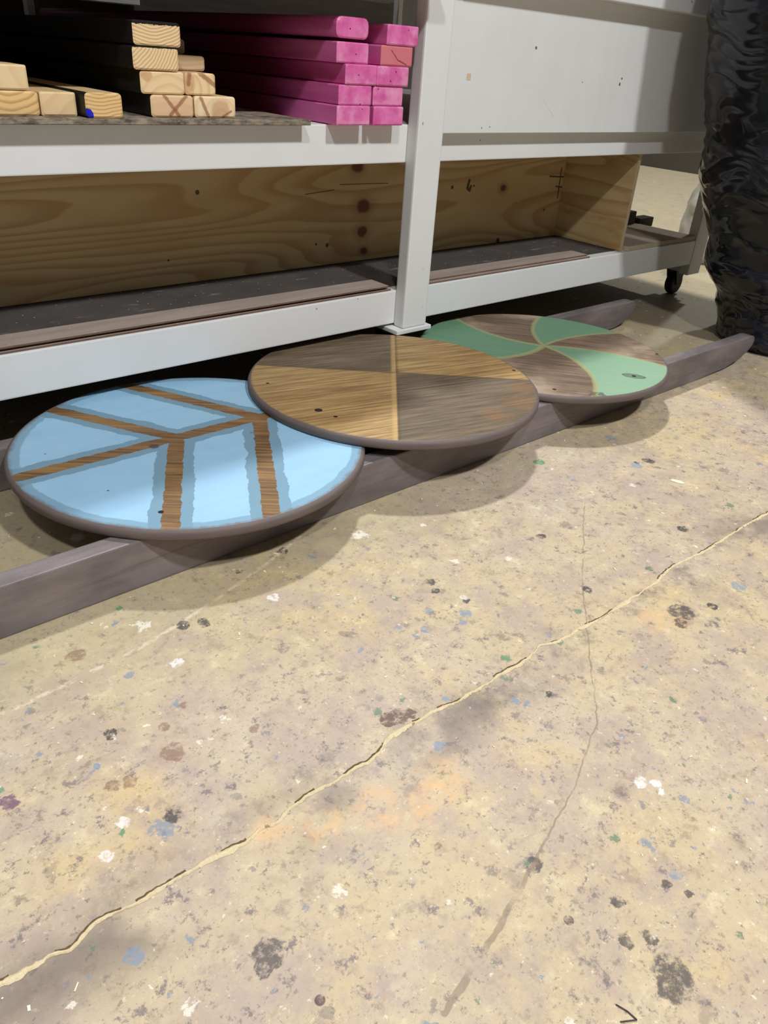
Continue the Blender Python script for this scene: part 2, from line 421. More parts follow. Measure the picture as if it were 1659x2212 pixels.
def m_deck():
    v, x, y, z = coords()
    n = noise(v, 9, 5, 0.65)
    c = mix(n, srgb(58, 54, 52), srgb(94, 88, 84))
    c = mix(sm(0.60, 0.72, noise(vec(x*3.0, y*14.0, 0.0), 2.5, 5, 0.7))*0.6, c, srgb(160, 156, 150))
    d, a, b, e = voro(v, 70)
    c = mix(lt(d, 0.12)*gt(a, 0.75)*0.8, c, srgb(200, 196, 188))
    return dict(color=c, rough=0.75, spec=0.2)

def m_hardboard():
    v, x, y, z = coords()
    n = noise(vec(x*4, y*30, z*30), 1.0, 5, 0.65)
    c = mix(n, srgb(126, 110, 100), srgb(184, 168, 156))
    d, a, b, e = voro(v, 90)
    c = mix(lt(d, 0.14)*gt(a, 0.70)*0.8, c, srgb(206, 196, 184))
    return dict(color=c, rough=0.8, spec=0.15, bump=n, bstr=0.2, bdist=0.001)

def m_hbedge():
    v, x, y, z = coords()
    n = noise(vec(x*30, y*30, z*200), 1.0, 4, 0.65)
    return dict(color=mix(n, srgb(84, 64, 54), srgb(136, 110, 94)), rough=0.9, spec=0.1)

def m_sheet():
    v, x, y, z = coords()
    n = noise(vec(x*40, y*40, z*120), 1.0, 5, 0.7)
    c = mix(sm(0.35, 0.65, n), srgb(74, 64, 56), srgb(150, 138, 122))
    c = mix(sm(0.03, 0.0, z)*0.0, c, c)
    top = sm(0.35, 0.7, noise(v, 12, 4))
    return dict(color=mix(top*0.35, c, srgb(176, 164, 146)), rough=0.9, spec=0.1)

def m_pine_side():
    v, x, y, z = coords()
    g = noise(vec(x*70, y*2.0, z*70), 1.0, 4, 0.6)
    return dict(color=mix(g, srgb(196, 160, 110), srgb(232, 204, 158)), rough=0.6, spec=0.25)

def m_black():
    v, x, y, z = coords()
    g = noise(vec(x*40, y*3.0, z*40), 1.0, 4, 0.6)
    return dict(color=mix(g, srgb(24, 23, 23), srgb(44, 42, 41)), rough=0.5, spec=0.3)

def m_pink():
    v, x, y, z = coords()
    oi = nd('ShaderNodeObjectInfo'); rnd = X(oi.outputs['Random'])
    g = noise(vec(x*30 + rnd*20.0, y*1.5, z*30), 1.0, 4, 0.6)
    c = mix(sm(0.3, 0.7, g), srgb(204, 84, 150), srgb(222, 116, 176))
    # pink at the ends; shade inside the rack painted in as deeper red
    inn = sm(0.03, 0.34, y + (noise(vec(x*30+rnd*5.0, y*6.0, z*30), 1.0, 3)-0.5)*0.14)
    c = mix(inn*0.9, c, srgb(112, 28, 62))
    e = low(0.001, 0.004, ab(y))
    c = mix(e*sm(0.40, 0.72, noise(vec(x*22+rnd*9.0, z*22, rnd*7.0), 1.0, 3))*0.75, c, srgb(232, 164, 198))
    c = mix(e*gt(noise(vec(x*60+rnd*9.0, z*60, rnd*7.0), 1.0, 3), 0.70)*0.5, c, srgb(200, 140, 110))
    ns = voro(vec(x*1.0+rnd, z, rnd), 55)
    c = mix(e*lt(ns[0], 0.10)*gt(ns[1], 0.62), c, srgb(76, 20, 56))
    return dict(color=c, rough=0.45, spec=0.35, bump=g, bstr=0.15, bdist=0.001)

def m_pink_raw():
    v, x, y, z = coords()
    n = noise(vec(x*25, z*25, 0.0), 1.0, 4, 0.65)
    c = mix(n, srgb(206, 96, 128), srgb(204, 132, 124))
    ck = mn(seg(x, z, (-.018, .030), (.002, .012)), seg(x, z, (.002, .012), (.028, .004)))
    c = mix(lt(ck + (noise(v, 150, 2)-.5)*.003, .0010), c, srgb(120, 60, 66))
    return dict(color=c, rough=0.7, spec=0.2)

def m_end(cx, cz, freq, contrast, base=(232, 204, 158), dark=(176, 130, 82), marks=(), ragged=0.0, stain=None, blue=False):
    """end grain of one board: growth rings about a pith at (cx, cz), local x / z"""
    def f():
        v, x, y, z = coords()
        q = vec(x, z, 0.0)
        rr = vm('DISTANCE', warp(q, 18, 0.010, 2), (cx, cz, 0.0))
        s = M('FRACT', rr*freq)
        ring = sm(0.35, 0.85, s)*low(0.88, 1.0, s)
        c = mix(ring*contrast, srgb(*base), srgb(*dark))
        c = mix(noise(q, 14, 3)*0.3, c, srgb(236, 210, 170))
        if stain:
            sx, sz, sr = stain
            c = mix(low(0.7, 1.1, spots(warp(q, 50, .012), [(sx, sz, sr)]))*0.6, c, srgb(190, 140, 100))
        for a, b, w in marks:
            d = seg(x, z, a, b) + (noise(q, 130, 3, 0.7)-0.5)*0.005
            c = mix(low(w*0.6, w*1.3, d)*0.75, c, srgb(150, 96, 66))
        if ragged:
            c = mix(gt(z + (noise(vec(x*70, 0.0, 1.0), 1.0, 4, 0.7)-0.5)*ragged*2.2, 0.0375-ragged*0.75), c, srgb(30, 28, 28))
        if blue:
            c = mix(lt(vm('DISTANCE', warp(q, 90, .006), (-0.033, 0.003, 0.0)), .012), c, srgb(36, 40, 190))
        return dict(color=c, rough=0.75, spec=0.15, bump=ring, bstr=0.15, bdist=0.001)
    return f

def m_bag():
    v, x, y, z = coords()
    an = M('ARCTAN2', y, x)
    w = z*20.0 + noise(vec(an*1.6, z*3.0, 0.0), 1.0, 2)*7.0
    n = noise(vec(an*1.5, w*0.6, 0.0), 1.0, 1.5, 0.4)
    rid = M('POWER', 1.0 - ab(n*2.0 - 1.0), 5.0)
    n2 = noise(vec(an*4.0, w*1.4, 3.0), 1.0, 1.5, 0.4)
    return dict(color=(0.009, 0.011, 0.018), rough=0.16, spec=0.5, bump=rid*0.8 + n*0.9 + n2*0.26, bstr=0.6, bdist=0.014)

def m_rubber():
    v, x, y, z = coords()
    return dict(color=mix(noise(v, 60, 3), srgb(20, 20, 20), srgb(44, 42, 40)), rough=0.6, spec=0.3)
def m_steel():
    v, x, y, z = coords()
    return dict(color=mix(noise(v, 50, 3), srgb(70, 68, 66), srgb(110, 106, 102)), rough=0.45, spec=0.5, metal=0.7)
def m_pale_plastic():
    v, x, y, z = coords()
    return dict(color=mix(noise(v, 14, 4), srgb(150, 144, 132), srgb(196, 192, 182)), rough=0.4, spec=0.4)
def m_scrap():
    v, x, y, z = coords()
    return dict(color=mix(noise(vec(x*5, y*60, z*60), 1, 4), srgb(60, 52, 46), srgb(92, 82, 74)), rough=0.8, spec=0.15)
def m_plytop():
    v, x, y, z = coords()
    n = noise(vec(x*4, y*30, z*90), 1.0, 4, .6)
    return dict(color=mix(n, srgb(146, 128, 108), srgb(184, 168, 148)), rough=0.75, spec=0.2)
def m_wall():
    v, x, y, z = coords()
    return dict(color=mix(noise(v, 2, 4), srgb(92, 84, 78), srgb(110, 102, 94)), rough=0.9, spec=0.1)
def m_flake():
    v, x, y, z = coords()
    return dict(color=mix(noise(v, 30, 2), srgb(222, 206, 168), srgb(246, 240, 224)), rough=0.85, spec=0.1)
def m_twig():
    v, x, y, z = coords()
    return dict(color=mix(noise(v, 200, 2), srgb(62, 56, 52), srgb(92, 84, 78)), rough=0.8, spec=0.1)

MT = {}
for k, b in dict(white=m_white, panel=m_panel, floor=m_floor, sand=m_sand, gap=m_dark_gap, stain=m_stain(), rim=m_rim,
                 dblue=m_disc_blue, dbrown=m_disc_brown, dgreen=m_disc_green, ply=m_plywood(), plyside=m_plywood(True),
                 plyedge=m_plyedge, deck=m_deck, hard=m_hardboard, hbedge=m_hbedge, sheet=m_sheet, pine=m_pine_side,
                 black=m_black, pink=m_pink, pinkraw=m_pink_raw, bag=m_bag, rubber=m_rubber, steel=m_steel,
                 pale=m_pale_plastic, scrap=m_scrap, plytop=m_plytop, wall=m_wall, flake=m_flake, twig=m_twig).items():
    MT[k] = material(k, b)

# ------------------------------------------------------------------ mesh helpers
def link(name, me, parent=None, loc=(0, 0, 0)):
    o = bpy.data.objects.new(name, me)
    COL.objects.link(o)
    o.location = loc
    if parent: o.parent = parent
    return o
def mesh(name, bm, mats, smooth=False):
    bmesh.ops.recalc_face_normals(bm, faces=bm.faces)
    me = bpy.data.meshes.new(name); bm.to_mesh(me); bm.free()
    for m in mats: me.materials.append(MT[m] if isinstance(m, str) else m)
    if smooth:
        for p in me.polygons: p.use_smooth = True
    return me
def bevel(bm, w, seg_=2):
    bmesh.ops.bevel(bm, geom=list(bm.edges), offset=w, segments=seg_, profile=0.6, affect='EDGES')
def box(x0, x1, y0, y1, z0, z1, bev=0.002, seg_=1):
    bm = bmesh.new()
    bmesh.ops.create_cube(bm, size=1.0)
    for v in bm.verts:
        v.co = Vector((x0+(v.co.x+.5)*(x1-x0), y0+(v.co.y+.5)*(y1-y0), z0+(v.co.z+.5)*(z1-z0)))
    if bev: bevel(bm, bev, seg_)
    return bm
def lathe(bm, prof, n, mat_of=None, center=(0, 0), axis='Z'):
    rings = []
    for r, z in prof:
        ring = []
        if r < 1e-6:
            p = (center[0], center[1], z); ring = [bm.verts.new(p if axis == 'Z' else (p[0], z, p[1]))]
        else:
            for i in range(n):
                a = 2*math.pi*i/n
                c, s = r*math.cos(a), r*math.sin(a)
                ring.append(bm.verts.new((center[0]+c, center[1]+s, z) if axis == 'Z' else (center[0]+c, z, center[1]+s)))
        rings.append(ring)
    for k, (a, b) in enumerate(zip(rings, rings[1:])):
        for i in range(n):
            j = (i+1) % n
            if len(a) == 1: f = bm.faces.new((a[0], b[j], b[i]))
            elif len(b) == 1: f = bm.faces.new((a[i], a[j], b[0]))
            else: f = bm.faces.new((a[i], a[j], b[j], b[i]))
            if mat_of: f.material_index = mat_of(k)
    return bm
def prism(prof, y0, y1, bev=0.0, seg_=2):
    """x/z outline extruded along y"""
    bm = bmesh.new()
    a = [bm.verts.new((x, y0, z)) for x, z in prof]
    b = [bm.verts.new((x, y1, z)) for x, z in prof]
    bm.faces.new(a); bm.faces.new(b[::-1])
    n = len(prof)
    for i in range(n):
        bm.faces.new((a[i], b[i], b[(i+1) % n], a[(i+1) % n]))
    bmesh.ops.recalc_face_normals(bm, faces=bm.faces)
    if bev: bevel(bm, bev, seg_)
    return bm
def tag(o, label, cat, group=None, kind=None):
    o['label'] = label; o['category'] = cat
    if group: o['group'] = group
    if kind: o['kind'] = kind
    return o
def empty(name, loc):
    o = bpy.data.objects.new(name, None); COL.objects.link(o); o.location = loc; o.empty_display_size = 0.1
    return o

# ------------------------------------------------------------------ setting: floor and far wall
bm = bmesh.new()
vs = [bm.verts.new(p) for p in ((-7, -5, 0), (14, -5, 0), (14, 9, 0), (-7, 9, 0), (-7, -5, -.1), (14, -5, -.1), (14, 9, -.1), (-7, 9, -.1))]
for f in ((0, 1, 2, 3), (7, 6, 5, 4), (0, 4, 5, 1), (1, 5, 6, 2), (2, 6, 7, 3), (3, 7, 4, 0)):
    bm.faces.new([vs[i] for i in f])
floor = link('floor', mesh('floor', bm, ['floor'])); floor['kind'] = 'structure'
wall = link('wall_back', mesh('wall_back', box(-7, 14, 8.8, 9.0, 0, 5.4, 0), ['wall'])); wall['kind'] = 'structure'

# joint in the concrete, packed with sawdust
CR = [(-0.25, 0.502), (-0.1, 0.498), (0.02, 0.503), (0.045, 0.5), (0.066, 0.5), (0.082, 0.493), (0.096, 0.499), (0.11, 0.504), (0.129, 0.504), (0.152, 0.498), (0.172, 0.498), (0.194, 0.498), (0.226, 0.497), (0.259, 0.493), (0.281, 0.49), (0.301, 0.494), (0.325, 0.491), (0.345, 0.496), (0.363, 0.498), (0.385, 0.5), (0.406, 0.495), (0.433, 0.496), (0.468, 0.493), (0.482, 0.496), (0.507, 0.506), (0.53, 0.509), (0.561, 0.506), (0.588, 0.507), (0.626, 0.5), (0.682, 0.498), (0.728, 0.499), (0.773, 0.497), (0.804, 0.5), (0.823, 0.506), (0.859, 0.493), (0.896, 0.494), (0.952, 0.489), (1.004, 0.489), (1.059, 0.489), (1.126, 0.49), (1.197, 0.5), (1.255, 0.496), (1.304, 0.49), (1.388, 0.491), (1.463, 0.491), (1.556, 0.487), (1.8, 0.49), (2.3, 0.492)]
def ribbon(off, wfun, zc, step=0.003, seed=0, skip=None):
    bm = bmesh.new(); prev = None
    x = CR[0][0]
    while x < CR[-1][0]:
        for (a, b) in zip(CR, CR[1:]):
            if a[0] <= x <= b[0]:
                t = (x-a[0])/(b[0]-a[0]); yc = a[1]+(b[1]-a[1])*t; break
        yc += 0.0026*mnoise.noise(Vector((x*48, 0, 0))) + 0.0012*mnoise.noise(Vector((x*150, 0, 4)))
        w = wfun(x)
        n1 = 0.0016*mnoise.noise(Vector((x*200, 3+seed, 0))); n2 = 0.0016*mnoise.noise(Vector((x*200, 9+seed, 0)))
        row = [(x, yc+off-w+n1, 0.0004), (x, yc+off-w*0.4, zc), (x, yc+off+w*0.4, zc), (x, yc+off+w+n2, 0.0004)]
        row = [bm.verts.new(p) for p in row]
        if prev and not (skip and skip(x)):
            for i in range(3): bm.faces.new((prev[i], row[i], row[i+1], prev[i+1]))
        prev = row
        x += step
    return bm
wf = lambda x: max(0.0006, 0.0026 + 0.0030*mnoise.noise(Vector((x*18, 5, 0))) + 0.0012*mnoise.noise(Vector((x*70, 1, 0))))
link('joint_crack', mesh('joint_crack', ribbon(0.0016, lambda x: wf(x)*0.85+0.0009+0.0012*mnoise.noise(Vector((x*30, 7, 0))), 0.0006, seed=2, skip=lambda x: mnoise.noise(Vector((x*14, 20, 0))) < 0.0), ['gap']), floor)
link('sawdust_filling', mesh('sawdust_filling', ribbon(0.0, wf, 0.0018), ['sand']), floor)

# ------------------------------------------------------------------ lumber rack
YR = 1.518
rack = empty('lumber_rack', (0, YR, 0))
tag(rack, 'long white painted wooden lumber rack on casters behind the painted discs', 'rack')
def rpart(name, x0, x1, y0, y1, z0, z1, mat, bev=0.003, parent=None):
    return link(name, mesh(name, box(x0, x1, y0, y1, z0, z1, bev, 2), [mat], False), parent or rack)
XL, XR, DEP = -0.75, 3.04, 1.75
rpart('lower_rail', XL, 2.948, 0, .038, .149, .238, 'white')
rpart('middle_rail', XL, 2.948, 0, .038, .551, .635, 'white')
rpart('upper_rail', 1.486, 2.948, -.072, -.030, .936, 1.025, 'white')
rpart('upper_rail', XL, 1.397, -.038, 0, 0.90, .929, 'white')
rpart('shade_shelf', XL, 1.397, -.118, DEP-.1, .930, .946, 'plytop', .001)  # overhang out of view, added to shade the board sides below
rpart('front_panel', 1.486, 2.948, -.029, 0, .619, 1.024, 'panel', .0008)
rpart('front_post', 1.398, 1.4845, -.038, 0, .143, 1.025, 'white', .005)
rpart('front_post', 2.95, 3.04, 0, .038, .105, 1.025, 'white', .004)
rpart('front_post', -0.78, -0.70, -.038, 0, .143, 1.025, 'white', .004)
rpart('foot_block', 1.372, 1.499, -.045, .06, .131, .1425, 'white', .002)
rpart('foot_block', 2.985, 3.075, .04, .16, .105, .143, 'white', .002)
rpart('lower_deck', XL, XR-.02, .038, DEP, .222, .2375, 'deck', .001)
rpart('middle_deck', XL, XR-.02, .0385, DEP, .615, .635, 'white', .001)
rpart('top_deck', XL, XR, -.012, DEP, 1.026, 1.044, 'plytop', .001)
rpart('side_rail', 3.0, 3.038, .0385, DEP, .46, .549, 'white')
rpart('side_rail', 3.0, 3.038, .0385, DEP, .14, .221, 'white')
for x in (-.6, 0.9, 1.155, 2.9):
    rpart('rear_post', x, x+.026 if x > 0 else x+.05, DEP+.001, DEP+.039, .10, 1.025, 'white', .003)
rpart('back_blocker', XL, 2.94, DEP+.08, DEP+.092, .60, 1.02, 'scrap', .001)  # added panel, closes the rack from behind to keep its interior dark
rpart('rear_rail', 0.9, 1.60, DEP+.04, DEP+.078, .878, .925, 'white')

def caster(x, y, zt):
    c = link('caster', mesh('caster', box(x-.045, x+.045, y-.035, y+.035, zt-.006, zt, .001), ['steel']), rack)
    for sd in (-1, 1):
        g = prism([(x-.012, .040), (x+.014, .040), (x+.03, zt-.007), (x-.038, zt-.007)], y+sd*.021-.0015, y+sd*.021+.0015)
        link('fork', mesh('fork', g, ['rubber']), c)
    bm = bmesh.new()
    lathe(bm, [(0, y-.017), (.030, y-.017), (.040, y-.016), (.0445, y-.011), (.0455, y), (.0445, y+.011), (.040, y+.016), (.030, y+.017), (0, y+.017)], 28, center=(x, .0457), axis='Y')
    link('wheel', mesh('wheel', bm, ['rubber'], True), c)
caster(3.045, .10, .105)
caster(1.42, .035, .131)
caster(3.0, 1.6, .139)
caster(-.3, .10, .149)

# ------------------------------------------------------------------ long plywood box on the lower deck
pb = empty('plywood_box', (0, 1.66, .238))
tag(pb, 'long low box of knotty yellow plywood standing on the lower shelf', 'box')
# local z in the material equals height above the deck, so keep world heights through the object offset
def wpart(name, bmx, mats, parent):
    o = link(name, mesh(name, bmx, mats), parent)
    o.location = (-parent.location.x, -parent.location.y, -parent.location.z)
    return o
o = wpart('back_board', box(-0.7, 2.4625, 1.825, 1.843, .2385, .556, .001), ['ply'], pb)
bm = box(2.463, 2.479, 1.537, 1.843, .2385, .5495, .001)
for f in bm.faces:
    if abs(f.normal.x) < 0.5: f.material_index = 1
wpart('end_board', bm, ['plyside', 'plyedge'], pb)

# ------------------------------------------------------------------ hardboard strips lying along the lower rail
def strip(x0, x1, y0, y1, z0, z1, rz, label):
    cx, cy = (x0+x1)/2, (y0+y1)/2
    bm = box(x0-cx, x1-cx, y0-cy, y1-cy, 0, z1-z0, .0006)
    bm.normal_update()
    for f in bm.faces:
        if f.normal.z < 0.5: f.material_index = 1
    o = link('hardboard_strip', mesh('hardboard_strip', bm, ['hard', 'hbedge']), None, (cx, cy, z0))
    o.rotation_euler.z = rz
    return tag(o, label, 'strip', 'hardboard strips on the lower shelf')
strip(-.5, 1.385, 1.523, 1.600, .2382, .2432, 0, 'brown hardboard strip at the bottom of the pile left of the white post')
strip(-.5, 1.380, 1.530, 1.603, .2434, .2484, R(.12), 'middle brown hardboard strip of the pile left of the white post')
strip(-.5, 1.372, 1.521, 1.592, .2486, .2536, R(-.15), 'topmost dusty brown hardboard strip left of the white post')
strip(1.50, 2.27, 1.522, 1.590, .2382, .2432, 0, 'lower dusty brown hardboard strip right of the white post')
strip(1.49, 2.262, 1.533, 1.598, .2434, .2484, R(-.35), 'upper dusty brown hardboard strip right of the white post')

# plywood offcut and scraps at the right end of the lower deck
bm = box(-.2275, .2275, 0, .42, 0, .017, .001); bm.normal_update()
for f in bm.faces:
    if f.normal.z < .5: f.material_index = 1
o = link('plywood_offcut', mesh('plywood_offcut', bm, ['plytop', 'plyedge']), None, (2.7175, 1.523, .2382))
tag(o, 'flat greyish plywood offcut on the lower shelf beside the plywood box', 'plywood')
o = link('scrap_block', mesh('scrap_block', box(-.06, .06, -.02, .02, 0, .048, .002), ['scrap']), None, (2.86, 1.80, .2555))
tag(o, 'small dark wood block standing on the plywood offcut near rack end', 'wood block')
o = link('scrap_board', mesh('scrap_board', box(-.05, .05, -.025, .025, 0, .036, .002), ['scrap']), None, (2.998, 1.80, .2382))
tag(o, 'low dark wood scrap at the very end of the lower shelf', 'wood block')

# worn sheet under the pine boards on the middle shelf
bm = box(-.85, .85, 0, 1.3, 0, .0105, .0012)
o = link('worn_sheet', mesh('worn_sheet', bm, ['sheet']), None, (.237, 1.484, .6356))
tag(o, 'thin worn grey-brown sheet overhanging the middle white rail under pine boards', 'sheet')

# ------------------------------------------------------------------ lumber
def rrect(w, h, r, n=3):
    pts = []
    for cx, cz, a0 in ((w/2-r, r, -90), (w/2-r, h-r, 0), (-w/2+r, h-r, 90), (-w/2+r, r, 180)):
        for i in range(n+1):
            a = R(a0+90*i/n); pts.append((cx+r*math.cos(a), cz+r*math.sin(a)))
    return pts
def board(name, x0, z, w, y, length, label, mats, group, h=.0375, rad=.006, rz=0.0, rnd=0.0):
    """mats: side left, top, right/bottom, end"""
    prof = rrect(w, h, rad)
    bm = bmesh.new()
    ins = [(px*(1-.0035/w*2), h/2+(pz-h/2)*(1-.003/h*2)) for px, pz in prof]
    rings = []
    for yy, pr in ((0.0, ins), (.0022, prof), (length, prof)):
        rings.append([bm.verts.new((px, yy, pz)) for px, pz in pr])
    n = len(prof)
    for a, b in zip(rings, rings[1:]):
        for i in range(n):
            f = bm.faces.new((a[i], a[(i+1) % n], b[(i+1) % n], b[i]))
            mxp = (prof[i][0]+prof[(i+1) % n][0])/2; mzp = (prof[i][1]+prof[(i+1) % n][1])/2
            if a is rings[0]: f.material_index = 3
            elif mxp < -w/2+rad*.9: f.material_index = 0
            elif mzp > h-rad*.5: f.material_index = 1
            else: f.material_index = 2
    f = bm.faces.new(rings[0]); f.material_index = 3
    f = bm.faces.new(rings[-1][::-1]); f.material_index = 2
    o = link(name, mesh(name, bm, mats), None, (x0+w/2, y, z))
    o.rotation_euler.z = rz
    return tag(o, label, 'lumber', group)

Z0 = .6464
LV = .0386
def E(name, *a, **k): return material(name, m_end(*a, **k))
BK, PN = 'black', 'pine'
G1 = 'pine boards with black sides on the middle shelf'
e1 = E('end_rings_wide', -.01, .10, 190, .85, ragged=.006)
e2 = E('end_rings_slant', -.075, .075, 185, .75, ragged=.003)
e3 = E('end_plain_stain', .01, -.03, 60, .25, stain=(-.032, .030, .011))
e4 = E('end_cross', .0, -.12, 40, .15, base=(222, 186, 146), marks=[((-.016, .036), (.012, .003), .0035), ((.030, .037), (-.006, .004), .0035)])
e5 = E('end_slash', .01, .0, 50, .2, base=(236, 212, 172), marks=[((-.032, .034), (-.016, .001), .0035), ((.034, .012), (.016, .002), .0022)], stain=(.01, .012, .022))
e6 = E('end_slash_two', -.03, .01, 60, .35, marks=[((-.022, .038), (-.026, .018), .004), ((.0, .037), (.040, .012), .0045)], stain=(-.03, .02, .02))
e7 = E('end_dull', .0, .2, 120, .3, base=(196, 168, 134), dark=(160, 128, 96))
e8 = E('end_weathered', .0, .3, 260, .9, base=(140, 124, 100), dark=(90, 76, 60))
e9 = E('end_curve', -.004, .085, 90, .8, base=(228, 190, 128), dark=(176, 132, 80))
e10 = E('end_smooth', .1, -.1, 40, .2, base=(224, 196, 150))
e11 = E('end_stripes', -.01, .16, 170, .8, base=(226, 188, 126), dark=(166, 124, 76), blue=True)
e12 = E('end_smooth_pale', .2, .1, 30, .15, base=(226, 200, 154))
board('pine_board', .735, Z0, .088, 1.508, 1.62, 'pine board with an X-shaped mark at the bottom left of the pine stack', [BK, PN, PN, e4], G1)
board('pine_board', .826, Z0, .091, 1.508, 1.62, 'pine board at the bottom right of the pine stack, slanted brown streak on end', [PN, PN, PN, e5], G1)
board('pine_board', .719, Z0+LV, .089, 1.510, 1.62, 'pine board with a dark corner stain, third from the top of the pine stack', [BK, PN, PN, e3], G1)
board('pine_board', .810, Z0+LV, .066, 1.512, 1.62, 'pine board with two brown streaks resting on the bottom right pine board', [PN, PN, PN, e6], G1)
board('pine_board', .707, Z0+2*LV, .090, 1.507, 1.62, 'pine board with slanting end grain, second from the top of the pine stack', [BK, BK, PN, e2], G1)
board('pine_board', .812, Z0+2*LV, .078, 1.575, 1.55, 'short dull pine board set back on the right of the pine stack', [PN, PN, PN, e7], G1, h=.026)
board('pine_board', .840, Z0+2*LV+.0268, .035, 1.625, 1.5, 'narrow weathered grey strip set back near the top of pine stack', [PN, PN, PN, e8], G1, h=.026)
board('pine_board', .711, Z0+3*LV, .093, 1.507, 1.62, 'topmost pine board with curved growth rings and black ragged top edge', [BK, BK, BK, e1], G1, h=.0385)
G2 = 'loose pine boards at the left of the middle shelf'
board('pine_board', .442, Z0, .088, 1.510, 1.62, 'orange-toned pine board with one curved ring at far left bottom', [PN, PN, PN, e9], G2, h=.0375)
board('pine_board', .5335, Z0, .062, 1.512, 1.62, 'plain pale pine board between the curved-ring board and the striped one', [PN, PN, PN, e10], G2, rad=.003)
board('pine_board', .600, Z0, .067, 1.482, 1.62, 'pine board with striped end grain, black side and a blue corner mark', [BK, PN, PN, e11], G2, rz=R(-.4), rad=.007, h=.040)
board('pine_board', .430, Z0+LV, .087, 1.509, 1.62, 'smooth pale pine board lying on top of the far left boards', [PN, PN, PN, e12], G2, rad=.003)
board('pine_board', .400, Z0+2*LV, .070, 1.60, 1.5, 'dim brown board lying highest at the left edge of the shelf', [PN, PN, PN, e7], G2, h=.05)

G3 = 'pink painted boards beside the white post'
P0 = .6364
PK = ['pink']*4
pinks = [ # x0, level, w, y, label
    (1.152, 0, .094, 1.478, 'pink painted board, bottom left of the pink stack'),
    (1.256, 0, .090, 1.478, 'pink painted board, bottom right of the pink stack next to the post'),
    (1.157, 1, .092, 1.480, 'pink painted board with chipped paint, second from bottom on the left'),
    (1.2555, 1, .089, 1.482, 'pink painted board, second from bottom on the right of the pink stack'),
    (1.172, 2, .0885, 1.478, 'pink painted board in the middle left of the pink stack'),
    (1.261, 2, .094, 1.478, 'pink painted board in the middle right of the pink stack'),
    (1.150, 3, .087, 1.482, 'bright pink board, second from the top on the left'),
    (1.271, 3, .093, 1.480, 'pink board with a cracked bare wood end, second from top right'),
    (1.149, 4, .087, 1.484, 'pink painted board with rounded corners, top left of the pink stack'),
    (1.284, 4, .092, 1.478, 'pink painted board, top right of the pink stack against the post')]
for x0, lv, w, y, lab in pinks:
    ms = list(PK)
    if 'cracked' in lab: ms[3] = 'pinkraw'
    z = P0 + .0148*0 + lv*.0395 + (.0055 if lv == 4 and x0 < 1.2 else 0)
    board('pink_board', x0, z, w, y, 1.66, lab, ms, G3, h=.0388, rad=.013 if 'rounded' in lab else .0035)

# ------------------------------------------------------------------ stained beams on the floor
def tip_profile(x0, x1, h, b0):
    """long bar with an end whose underside curves up and whose nose is rounded"""
    L = [(x0, 0.0)]
    L += [(x1-b0, 0.0), (x1-b0*.55, h*.06), (x1-b0*.25, h*.22), (x1-b0*.09, h*.43), (x1-.008, h*.58), (x1, h*.74), (x1-.004, h*.88), (x1-.016, h*.97), (x1-.04, h)]
    L += [(x0, h)]
    return L
for y0, x1, b0, lab in ((.999, 2.488, .30, 'dark grey-brown stained wooden beam on the floor nearest the camera'),
                        (1.438, 2.486, .20, 'dark grey-brown stained wooden beam on the floor under the rack edge')):
    bm = prism(tip_profile(-.42+1.0, x1, .089, b0), 0, .038, .0035, 2)
    for v in bm.verts: v.co.x -= 1.0
    bm2 = bm
    for v in bm2.verts:
        if v.co.x < -.2: v.co.x -= 1.0
    o = link('wooden_beam', mesh('wooden_beam', bm2, ['stain']), None, (1.0, y0, .0003))
    tag(o, lab, 'beam', 'stained beams carrying the painted discs')

# ------------------------------------------------------------------ three painted discs
def disc(x, y, z, rad, mat, label):
    T = .0195
    prof = [(0, 0), (rad-.005, 0), (rad-.0015, .0015), (rad, .005), (rad, T-.007), (rad-.0012, T-.004), (rad-.0035, T-.0016), (rad-.007, T-.0002), (rad-.009, T), (0, T)]
    bm = bmesh.new()
    lathe(bm, prof, 144, lambda k: 1 if k >= 7 else 0)
    me = mesh('painted_disc', bm, ['rim', mat])
    for p in me.polygons:
        p.use_smooth = abs(p.normal.z) < .999
    o = link('painted_disc', me, None, (x, y, z))
    return tag(o, label, 'disc', 'painted round wooden discs on the beams')
disc(.636, 1.2424, .0897, .3360, 'dblue', 'round wooden disc painted pale blue with bare brown wood strips')
disc(1.1554, 1.2384, .1096, .3365, 'dbrown', 'round wooden disc stained in four golden and dark brown quarters')
disc(1.6918, 1.2296, .0897, .3385, 'dgreen', 'round wooden disc with swirling green and brown sectors')

